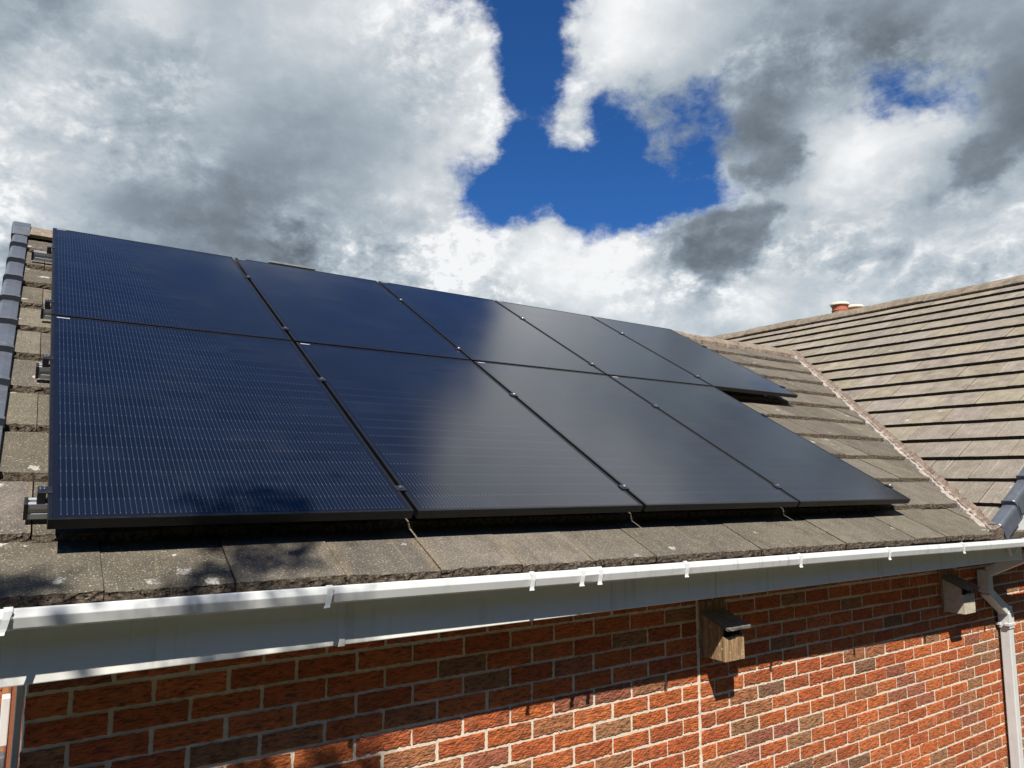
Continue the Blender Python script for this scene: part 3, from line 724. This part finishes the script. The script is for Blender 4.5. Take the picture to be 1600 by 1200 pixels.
GP = [(0, .012), (0, -.050), (-.064, -.054), (-.084, -.054), (-.0915, -.0495), (-.099, -.022), (-.091, -.003), (-.086, .0005)]
GI = [(-.082, .0), (-.087, -.006), (-.095, -.023), (-.086, -.042), (-.081, -.048), (-.064, -.051), (-.003, -.047), (-.003, .012)]
gu = MB(); rings = []
for X in np.linspace(-.20, 6.35, 28):
    wob = .0012 * math.sin(X * 2.1)
    rings.append([(X, Yf(X) - .001 + y, lipz(X) + z + wob) for y, z in GP + GI])
gu.loft(rings)
gutter = hpart(gu, 'gutter', M['upvc'], bevel=.0015)
for X in (-.20, 6.35):
    j = MB(); j.loft([[(x_, Yf(X) - .001 + y * 1.02, lipz(X) + z * 1.02) for y, z in GP] for x_ in (X - .006, X + .006)]); j.build('stop_end', M['upvc'], gutter)
def clip(mb, X, w_=.020, lean=-.014, tail=True):
    out = [(-.076, .001), (-.086, .0045), (-.094, -.001), (-.1025, -.022), (-.0930, -.0465), (-.086, -.0545), (-.064, -.0575), (-.01, -.0535)]
    pr = []
    for sgn in (-1, 1):
        pr.append([(X + sgn * w_ / 2, Yf(X) - .001 + y, lipz(X) + z) for y, z in out])
    n_ = len(out)
    o = MB()
    a_, b_ = pr
    ins = [[(p[0], p[1] + .0025, p[2] - .0015) for p in q] for q in pr]
    mb.loft([[a_[i], b_[i], ins[1][i], ins[0][i]] for i in range(n_)])
    if tail:   # the hooked tongue of the bracket
        tg = [(-.1035, -.004, 0, .5), (-.107, -.024, .25, .42), (-.106, -.046, .55, .40), (-.107, -.054, .8, .42), (-.113, -.060, 1.0, .5)]
        mb.loft([[(X + lean * s_ - w_ * h, Yf(X) + y, lipz(X) + z), (X + lean * s_ + w_ * h, Yf(X) + y, lipz(X) + z), (X + lean * s_ + w_ * h, Yf(X) + y + .005, lipz(X) + z - .002), (X + lean * s_ - w_ * h, Yf(X) + y + .005, lipz(X) + z - .002)] for y, z, s_, h in tg])
for X in (-.074, .756, 1.528, 2.334, 3.123, 3.903, 4.718, 5.55):
    j = MB(); clip(j, X); j.build('gutter_bracket', M['upvc'], gutter, bevel=.001)
j = MB(); clip(j, 1.806, .118, tail=False); clip(j, 1.762, .022); clip(j, 1.852, .022); j.build('gutter_union', M['upvc'], gutter, bevel=.001)

# --- downpipe with swan neck
def sqpipe(mb, pts, w_=.065, corner=.008, frames=None):
    rings = []
    for i, p in enumerate(pts):
        p = Vector(p)
        d0 = (p - Vector(pts[i - 1])).normalized() if i else None
        d1 = (Vector(pts[i + 1]) - p).normalized() if i < len(pts) - 1 else None
        dd = (d0 + d1).normalized() if d0 and d1 else (d0 or d1)
        base = d0 or d1
        ref = Vector((1, 0, 0)) if abs(base.x) < .8 else Vector((0, 1, 0))
        ref = Vector((0, 1, 0)) if abs(base.y) < .6 else Vector((1, 0, 0))
        a_ = (ref - dd * ref.dot(dd)).normalized(); b_ = dd.cross(a_)
        k = 1 / max(.6, dd.dot(base)); h = w_ / 2
        rings.append([p + a_ * sx * h + b_ * sy * h for sx, sy in ((-1, -1), (1, -1), (1, 1), (-1, 1))])
    mb.loft(rings)
PX, PY = 6.030, .1125
dp = MB(); dp.box(PX - .0325, PX + .0325, PY - .0325, PY + .0325, GZ + .04, -.93)
down = hpart(dp, 'downpipe', M['upvc'], bevel=.005)
j = MB(); j.box(PX - .039, PX + .039, PY - .039, PY + .039, -.955, -.845); j.build('pipe_socket', M['upvc'], down, bevel=.004)
j = MB(); j.box(PX - .055, PX + .055, PY - .043, PY - .005, -.935, -.915); j.box(PX - .055, PX + .055, PY + .02, YW - .003, -.935, -.915); j.build('pipe_clip', M['upvc'], down, bevel=.003)
# elbow solids (hexahedra so the square section stays true)
def seg(mb, a_, b_, w_, flatx=None):
    a_ = Vector(a_); b_ = Vector(b_); d = (b_ - a_).normalized()
    u_ = Vector((0, 1, 0)) if abs(d.y) < .5 else Vector((1, 0, 0))
    u_ = (u_ - d * u_.dot(d)).normalized(); v_ = d.cross(u_); h = w_ / 2
    mb.hexa([a_ - u_ * h - v_ * h, a_ + u_ * h - v_ * h, a_ + u_ * h + v_ * h, a_ - u_ * h + v_ * h, b_ - u_ * h - v_ * h, b_ + u_ * h - v_ * h, b_ + u_ * h + v_ * h, b_ - u_ * h + v_ * h])
E1 = Vector((5.735, .105, -.545)); E2 = Vector((5.735, .105, -.665)); OUT = Vector((5.86, Yf(5.9) - .052, lipz(5.9) - .10))
j = MB(); seg(j, OUT + (E1 - OUT).normalized() * .03, E1 - (E1 - OUT).normalized() * .02, .064); j.build('offset_pipe', M['upvc'], down, bevel=.004)
j = MB(); seg(j, E1 + Vector((0, -.0, .025)), E2 + Vector((0, 0, -.01)), .074); j.build('elbow', M['upvc'], down, bevel=.006)
E3 = Vector((PX, PY, -.84))
d_ = (E3 - E2).normalized()
j = MB(); seg(j, E2 + d_ * .0 + Vector((0, 0, -.004)), E3 - d_ * .015, .0645); j.build('offset_pipe', M['upvc'], down, bevel=.004)
j = MB(); j.box(PX - .036, PX + .036, PY - .036, PY + .036, -.87, -.795); j.build('elbow', M['upvc'], down, bevel=.010)
j = MB(); j.box(5.82, 5.905, Yf(5.86) - .098, Yf(5.86) - .012, lipz(5.9) - .125, lipz(5.9) - .045); j.build('gutter_outlet', M['upvc'], gutter, bevel=.006)

# --- chimney with two pots behind the far ridge
cdir = (pxdir(1312, 478)); c1 = CP + cdir * (12 / cdir.dot(CF)); cd2 = pxdir(1335, 482); c2 = CP + cd2 * (12.35 / cd2.dot(CF))
cb = MB(); ctr = (c1 + c2) / 2
cb.box(ctr.x - .3, ctr.x + .3, ctr.y - .45, ctr.y + .45, .4, c1.z - .36, 0, (.40, .12, .05, 1))
cb.box(ctr.x - .34, ctr.x + .34, ctr.y - .49, ctr.y + .49, c1.z - .36, c1.z - .29, 1, (.40, .12, .05, 1))
chim = hpart(cb, 'chimney', [M['brick'], M['mortar']], bevel=.004)
def lathe(mb, c, prof, n=28):
    mb.loft([[(c.x + r_ * math.cos(2 * math.pi * i / n), c.y + r_ * math.sin(2 * math.pi * i / n), c.z + z) for i in range(n)] for r_, z in prof])
for c in (c1, c2):
    j = MB(); lathe(j, c, [(.125, -.30), (.122, -.10), (.130, -.085), (.118, -.075), (.120, -.03), (.135, -.005), (.139, .0)]); p_ = j.build('chimney_pot', M['terracotta'], chim, smooth=False)
    j = MB(); lathe(j, c, [(.142, .0), (.148, .008), (.148, .028), (.138, .040), (.05, .046)])
    j.build('pot_cap', M['cream'], chim)

# --- pale trim pipe on the gable return, seen past the corner
tr_ = MB(); tr_.box(-.034, -.0165, .20, .255, GZ, -.42)
hpart(tr_, 'corner_trim', M['upvc'], bevel=.003)

# ------------------------------------------------------------------ solar panels
PW, PH, GU, GV, FT = 1.134, 1.7683, .0192, .0212, .033
ROT = (A, 0, 0)
def make_panel():
    root = empty('solar_panel', 'x', 'solar panel')
    root.rotation_euler = ROT
    fr = MB(); lip = .011
    # four mitred bars of the frame
    o = [(0, 0), (PW, 0), (PW, PH), (0, PH)]; i_ = [(lip, lip), (PW - lip, lip), (PW - lip, PH - lip), (lip, PH - lip)]
    for k in range(4):
        k2 = (k + 1) % 4; g_ = .0002
        fr.hexa([(*o[k], -FT), (*o[k2], -FT), (*i_[k2], -FT), (*i_[k], -FT), (*o[k], 0), (*o[k2], 0), (*i_[k2], 0), (*i_[k], 0)])
    fr.build('frame', M['frame'], root, bevel=.0012)
    gl = MB()
    x0, x1, y0, y1 = lip + .0003, PW - lip - .0003, lip + .0003, PH - lip - .0003
    gl.add([(x0, y0, -.0015), (x1, y0, -.0015), (x1, y1, -.0015), (x0, y1, -.0015)], [(0, 1, 2, 3)], 0, [(0, 0), (x1 - x0, 0), (x1 - x0, y1 - y0), (0, y1 - y0)])
    gl.add([(x0, y0, -.006), (x1, y0, -.006), (x1, y1, -.006), (x0, y1, -.006)], [(3, 2, 1, 0)], 1)
    gl.build('cell_glass', [M['cells'], M['blackplastic']], root, normals=False)
    st = MB(); st.box(.022, .074, PH - .0225, PH - .0145, -.0012, -.0004); st.build('barcode_sticker', M['sticker'], root)
    jb = MB(); jb.box(PW / 2 - .06, PW / 2 + .06, PH / 2 - .04, PH / 2 + .04, -.028, -.0065); jb.build('junction_box', M['blackplastic'], root, bevel=.003)
    return root
names_top = ['top row solar panel at the left end, nearest the grey verge', 'second solar panel from the left in the top row, below the small ridge vent',
             'middle solar panel of the five in the top row', 'fourth solar panel from the left in the top row, grey with cloud reflection',
             'top row solar panel at the far right, overhanging past the bottom row']
names_bot = ['bottom row solar panel at the left end, with leafy shadow on its lower edge', 'second solar panel from the left in the bottom row, half blue and half grey',
             'third solar panel from the left in the bottom row, above the gutter union', 'bottom row solar panel at the far right, nearest the valley']
proto = None
for row, labels in ((0, names_bot), (1, names_top)):
    for c_, lb in enumerate(labels):
        if proto is None: p_ = proto = make_panel()
        else: p_ = copy_tree(proto)
        tilt = 0.0
        p_.location = rp(c_ * (PW + GU), row * (PH + GV), random.gauss(0, .0006))
        p_['label'] = lb; p_['category'] = 'solar panel'; p_['group'] = 'black solar panels on the roof'

# ------------------------------------------------------------------ mounting rails, clamps, hooks
def make_rail(v, ua, ub, ncol, label):
    root = empty('mounting_rail', label, 'mounting rail', rp(0, v, 0), ROT, 'aluminium rails under the panels')
    rb = MB(); n1 = -FT - .0005; n0 = n1 - .052
    pr = [(-.019, n0), (.019, n0), (.019, n1), (.007, n1), (.007, n1 - .010), (-.007, n1 - .010), (-.007, n1), (-.019, n1), (-.019, n1 - .018), (-.016, n1 - .021), (-.016, n1 - .031), (-.019, n1 - .034)]
    rb.loft([[(x_, y, z) for y, z in pr] for x_ in (ua, ub)])
    rb.build('rail_bar', M['alu'], root, bevel=.0008)
    for x_, sg in ((ua, -1), (ub, 1)):
        e = MB(); e.box(min(x_, x_ + sg * .010), max(x_, x_ + sg * .010), -.0205, .0205, n0 - .0015, n1 + .0015); e.build('end_cap', M['blackplastic'], root, bevel=.0015)
    def clamp(x_, end):
        c_ = MB()
        if end == 0:
            c_.box(x_ - .021, x_ + .021, -.019, .019, .0005, .0045); c_.box(x_ - .0065, x_ + .0065, -.019, .019, n1, .0004)
        else:
            c_.box(x_ - .012 if end > 0 else x_ - .026, x_ + .026 if end > 0 else x_ + .012, -.019, .019, .0005, .0045)
            xo = x_ + end * .004
            c_.box(min(xo, xo + end * .022), max(xo, xo + end * .022), -.019, .019, n1 + .0003, .0004)
        c = c_.build('clamp', M['clamp'], root, bevel=.0008)
        b = MB(); xb_ = x_ + end * .014
        b.loft([[(xb_ + r_ * math.cos(i * math.pi / 6), r_ * math.sin(i * math.pi / 6), z) for i in range(12)] for r_, z in ((.0075, .0046), (.0075, .0100), (.0055, .0125))])
        b.build('bolt', M['steel'], c)
    for k in range(1, ncol): clamp(k * (PW + GU) - GU / 2, 0)
    clamp(-.001, -1); clamp(ncol * (PW + GU) - GU + .001, 1)
    x_ = .35
    while x_ < ub - .1:
        h = MB()
        h.box(x_ - .015, x_ + .015, -.030, -.0215, n0 - .05, n1 - .012); h.box(x_ - .015, x_ + .015, -.0215, .26, n0 - .046, n0 - .040)
        h.build('roof_hook', M['alu'], root, bevel=.001); x_ += 1.034
for v, ua, ub, nc, lb in ((.16, -.047, 4.62, 4, 'lowest mounting rail, its end showing beside the bottom left panel near the eaves'),
                          (1.225, -.037, 4.62, 4, 'second mounting rail up, behind the upper part of the bottom row panels'),
                          (1.975, -.030, 5.77, 5, 'third mounting rail up, behind the lower part of the top row panels'),
                          (3.025, -.092, 5.77, 5, 'highest mounting rail, its end showing close below the ridge end cap')):
    make_rail(v, ua, ub, nc, lb)

# ------------------------------------------------------------------ nest boxes on the wall
def nest_box(x0, x1, yf, zb, zt_front, zt_back, label, mfront):
    root = empty('nest_box', label, 'nest box', (x0, YW, zb), (0, 0, 0), 'wooden nest boxes under the eaves')
    w_ = x1 - x0; d = YW - yf; H = zt_back - zb; hf = zt_front - zb; th = .013
    b = MB(); b.box(-.012, w_ + .030, -.014, -.001, -.01, H + .062); b.build('backboard', M['wood'], root, bevel=.001)
    for xx in (0, w_ - th):
        sd_ = MB()
        sd_.hexa([(xx, -d + th, 0), (xx + th, -d + th, 0), (xx + th, -.0145, 0), (xx, -.0145, 0), (xx, -d + th, hf), (xx + th, -d + th, hf), (xx + th, -.0145, H), (xx, -.0145, H)])
        sd_.build('side', mfront, root, bevel=.001)
    f_ = MB(); xs = np.linspace(0, w_, 9); top = [hf - .042 + random.uniform(-.005, .004) for _ in xs]
    f_.loft([[(x, -d, 0), (x, -d + th - .0005, 0), (x, -d + th - .0005, tp), (x, -d, tp)] for x, tp in zip(xs, top)])
    f_.build('front', mfront, root)
    bt = MB(); bt.box(th + .0005, w_ - th - .0005, -d + th, -.0145, .002, .014); bt.build('floor', M['wood'], root)
    lid = MB(); ov = .030; z1 = hf - ov * (H - hf) / d; n_ = 8
    xs = np.linspace(-.008, w_ + .018, n_)
    lid.loft([[(x, -d - ov + random.uniform(-.004, .004), z1 + .001), (x, -.0145, H + .002), (x, -.0145, H + .016), (x, -d - ov + random.uniform(-.004, .004), z1 + .013 + random.uniform(-.002, .002))] for x in xs])
    lid.build('lid', M['felt_roof'], root)
    nl = MB(); nl.hexa([(w_ * .52, -d - .002, hf - .055), (w_ * .55, -d - .002, hf - .055), (w_ * .55, -d, hf - .055), (w_ * .52, -d, hf - .055), (w_ * .47, -d - .002, hf - .085 + .05), (w_ * .50, -d - .002, hf - .085 + .05), (w_ * .50, -d, hf - .035), (w_ * .47, -d, hf - .035)])
    nl.build('knot', M['dark'], root)
    return root
nest_box(2.8226, 2.9655, .0123, -.757, -.600, -.553, 'brown lichened wooden nest box with open front, beside the wall joint', M['wood'])
nest_box(5.222, 5.373, .020, -.768, -.600, -.553, 'pale grey wooden nest box with open front, beside the downpipe bend', M['woodgrey'])

# ------------------------------------------------------------------ things glimpsed past the left corner
fen = empty('timber_fence', 'brown timber fence glimpsed past the left corner of the wall', 'fence', (-1.2, 4.2, GZ))
bd = MB()
for i in range(11):
    x = -.0 + i * .115; bd.box(x, x + .108, random.uniform(-.004, .004), .018, .05, 1.75 + random.uniform(-.004, .004))
bd.build('boards', M['fence'], fen, bevel=.002)
rl = MB()
for z in (.3, 1.0, 1.6): rl.box(-.02, 1.3, -.04, -.002, z, z + .07)
rl.build('arris_rail', M['fence'], fen, bevel=.003)
wb = MB(); wb.box(-.064, -.036, .97, 1.03, -.875, -.70)
box_ = wb.build('wall_box', M['upvc'], None, bevel=.004)
tag(box_, 'small white plastic box past the left corner of the brick wall', 'box')
bp = MB()
for k in range(28):
    z = GZ + k * .075; bp.box(-.27 + (.0 if k % 2 else .004), -.055 - (.0 if k % 2 else .004), 2.6, 2.82, z, z + .065, 0, tuple(np.array(PAL[rng.integers(0, 4)][0]) * 1.1) + (1,))
bp.box(-.262, -.063, 2.606, 2.814, GZ, GZ + 28 * .075 - .01, 1)
o = bp.build('brick_pier', [M['brick'], M['mortar']], None, normals=False)
tag(o, 'narrow sunlit brick pier glimpsed past the left wall corner', 'pier')
gb = MB(); gb.box(-.075, -.035, 1.20, 1.28, -1.35, -.98); 
o = gb.build('grey_cabinet', M['drygrey'], None, bevel=.006); tag(o, 'grey cabinet at the bottom left, below the white box', 'cabinet')
gl_ = MB(); gl_.box(-.060, -.052, 1.1975, 1.1995, -1.06, -.99); gl_.build('white_mark', M['upvc'], o)

# ------------------------------------------------------------------ the garden tree behind the viewer whose crown shades the lower left
def garden_tree():
    DIST = 5.6
    def aim(p): return Vector(p) + SUN * DIST
    ctr = aim((.25, -.2, -1.2))
    base = Vector((ctr.x + .3, ctr.y - .6, GZ))
    root = empty('garden_tree', 'leafy garden tree behind the viewer, shading the lower left of the roof', 'tree', base)
    tk = MB()
    def limb(p0, p1, r0, r1, n=7):
        p0 = Vector(p0); p1 = Vector(p1); ax = (p1 - p0); rings = []
        a_ = ax.orthogonal().normalized(); b_ = ax.normalized().cross(a_)
        for i in range(n + 1):
            f_ = i / n; w_ = Vector((noise.noise(p0 + Vector((f_ * 3, 0, 0))), noise.noise(p0 + Vector((0, f_ * 3, 5))), 0)) * .10 * math.sin(f_ * 3.14)
            r_ = r0 + (r1 - r0) * f_
            rings.append([p0 + ax * f_ + w_ + (a_ * math.cos(q) + b_ * math.sin(q)) * r_ - base for q in np.linspace(0, 2 * math.pi, 8, endpoint=False)])
        tk.loft(rings)
    fork = ctr + Vector((.15, -.3, -.9))
    limb(base, fork, .13, .07); limb(fork, ctr + Vector((-.05, -.05, .2)), .06, .025)
    lv = MB()
    tips = []      # (point, spread, leaves)
    for p, sp, n_ in ((rp(.60, .08), .085, 130), (rp(.46, .03), .05, 50), (rp(.74, .03), .05, 45), (rp(.52, -.13, -.1), .06, 70), (rp(.66, -.10, -.1), .05, 60), (rp(.40, -.17, -.1), .05, 50),
                      (rp(-.03, -.19, -.1), .045, 70), (rp(-.13, -.17, -.1), .045, 60),
                      ((.36, -.19, -.26), .03, 30), ((.04, -.19, -.24), .02, 12)):
        tips.append((aim(p), sp, n_))
    for i in range(9):
        tips.append((aim((random.uniform(.68, 1.08), YW, random.uniform(-1.02, -.87))), .045, 34))
    for i in range(40):
        x = random.uniform(.0, .95); z = random.uniform(-1.9, -1.02)
        tips.append((aim((x, YW, z)) + SUN * random.uniform(-.5, .5), random.uniform(.05, .09), random.randint(30, 90)))
    for p, sp, n_ in tips:
        mid = ctr.lerp(p, .4) + Vector((0, 0, -.1))
        limb(ctr + Vector((random.uniform(-.1, .1), random.uniform(-.1, .1), random.uniform(-.4, .2))), mid, .016, .009, 4); limb(mid, p, .009, .003, 4)
        for _ in range(n_):
            q = p + Vector((random.gauss(0, sp), random.gauss(0, sp), random.gauss(0, sp)))
            s_ = random.uniform(.018, .036); d1 = Vector((random.gauss(0, 1), random.gauss(0, 1), random.gauss(0, .6))).normalized(); d2 = d1.orthogonal().normalized()
            q -= base
            lv.add([q - d1 * s_, q + d2 * s_ * .45, q + d1 * s_, q - d2 * s_ * .45], [(0, 1, 2, 3)])
    tk.build('trunk', plain('bark', (.12, .085, .055), .9, var=.3), root)
    lv.build('crown', plain('leaf', (.06, .10, .03), .6, var=.35), root, normals=False)
garden_tree()

def make_blocker_hedge():  # unseen screen, added to block low sky light and keep the shaded wall dark
    root = empty('blocker_hedge', 'tall dark evergreen hedge added behind the viewer, unseen, to keep low sky light off the wall', 'blocker_hedge', (0, -9.2, GZ))
    cr = MB(); nx, nz = 60, 20
    vs = []
    for j in range(nz + 1):
        for i in range(nx + 1):
            x = -26 + 52 * i / nx; z = 9.0 * j / nz
            d_ = noise.noise(Vector((x * .9, 0, z * .9))) * .5 + noise.noise(Vector((x * 2.3, 4, z * 2.3))) * .3
            top = noise.noise(Vector((x * .5, 9, 0))) * .8
            vs.append((x, d_ - .9 * (j / nz) ** 3, z + top * j / nz))
    n1 = nx + 1
    cr.add(vs, [(j * n1 + i, j * n1 + i + 1, (j + 1) * n1 + i + 1, (j + 1) * n1 + i) for j in range(nz) for i in range(nx)])
    cr.add([(x, -3 - y * .3, z) for x, y, z in vs], [(j * n1 + i, (j + 1) * n1 + i, (j + 1) * n1 + i + 1, j * n1 + i + 1) for j in range(nz) for i in range(nx)])
    for x, y, z in vs:
        for _ in range(9):
            q = Vector((x + random.gauss(0, .4), y + abs(random.gauss(0, .18)), z + random.gauss(0, .25)))
            d1 = Vector((random.gauss(0, 1), random.gauss(0, 1), random.gauss(0, 1))).normalized() * .09; d2 = d1.orthogonal() * .6
            cr.add([q - d1, q + d2, q + d1, q - d2], [(0, 1, 2, 3)])
    cr.build('foliage', plain('hedge foliage', (.045, .075, .028), .7, var=.4), root, normals=False)
    st = MB()
    for i in range(14):
        x = -24 + i * 3.6; st.box(x, x + .16, -1.6, -1.44, 0, 5.5)
    st.build('stem', plain('hedge stem', (.10, .07, .05), .9), root)
make_blocker_hedge()
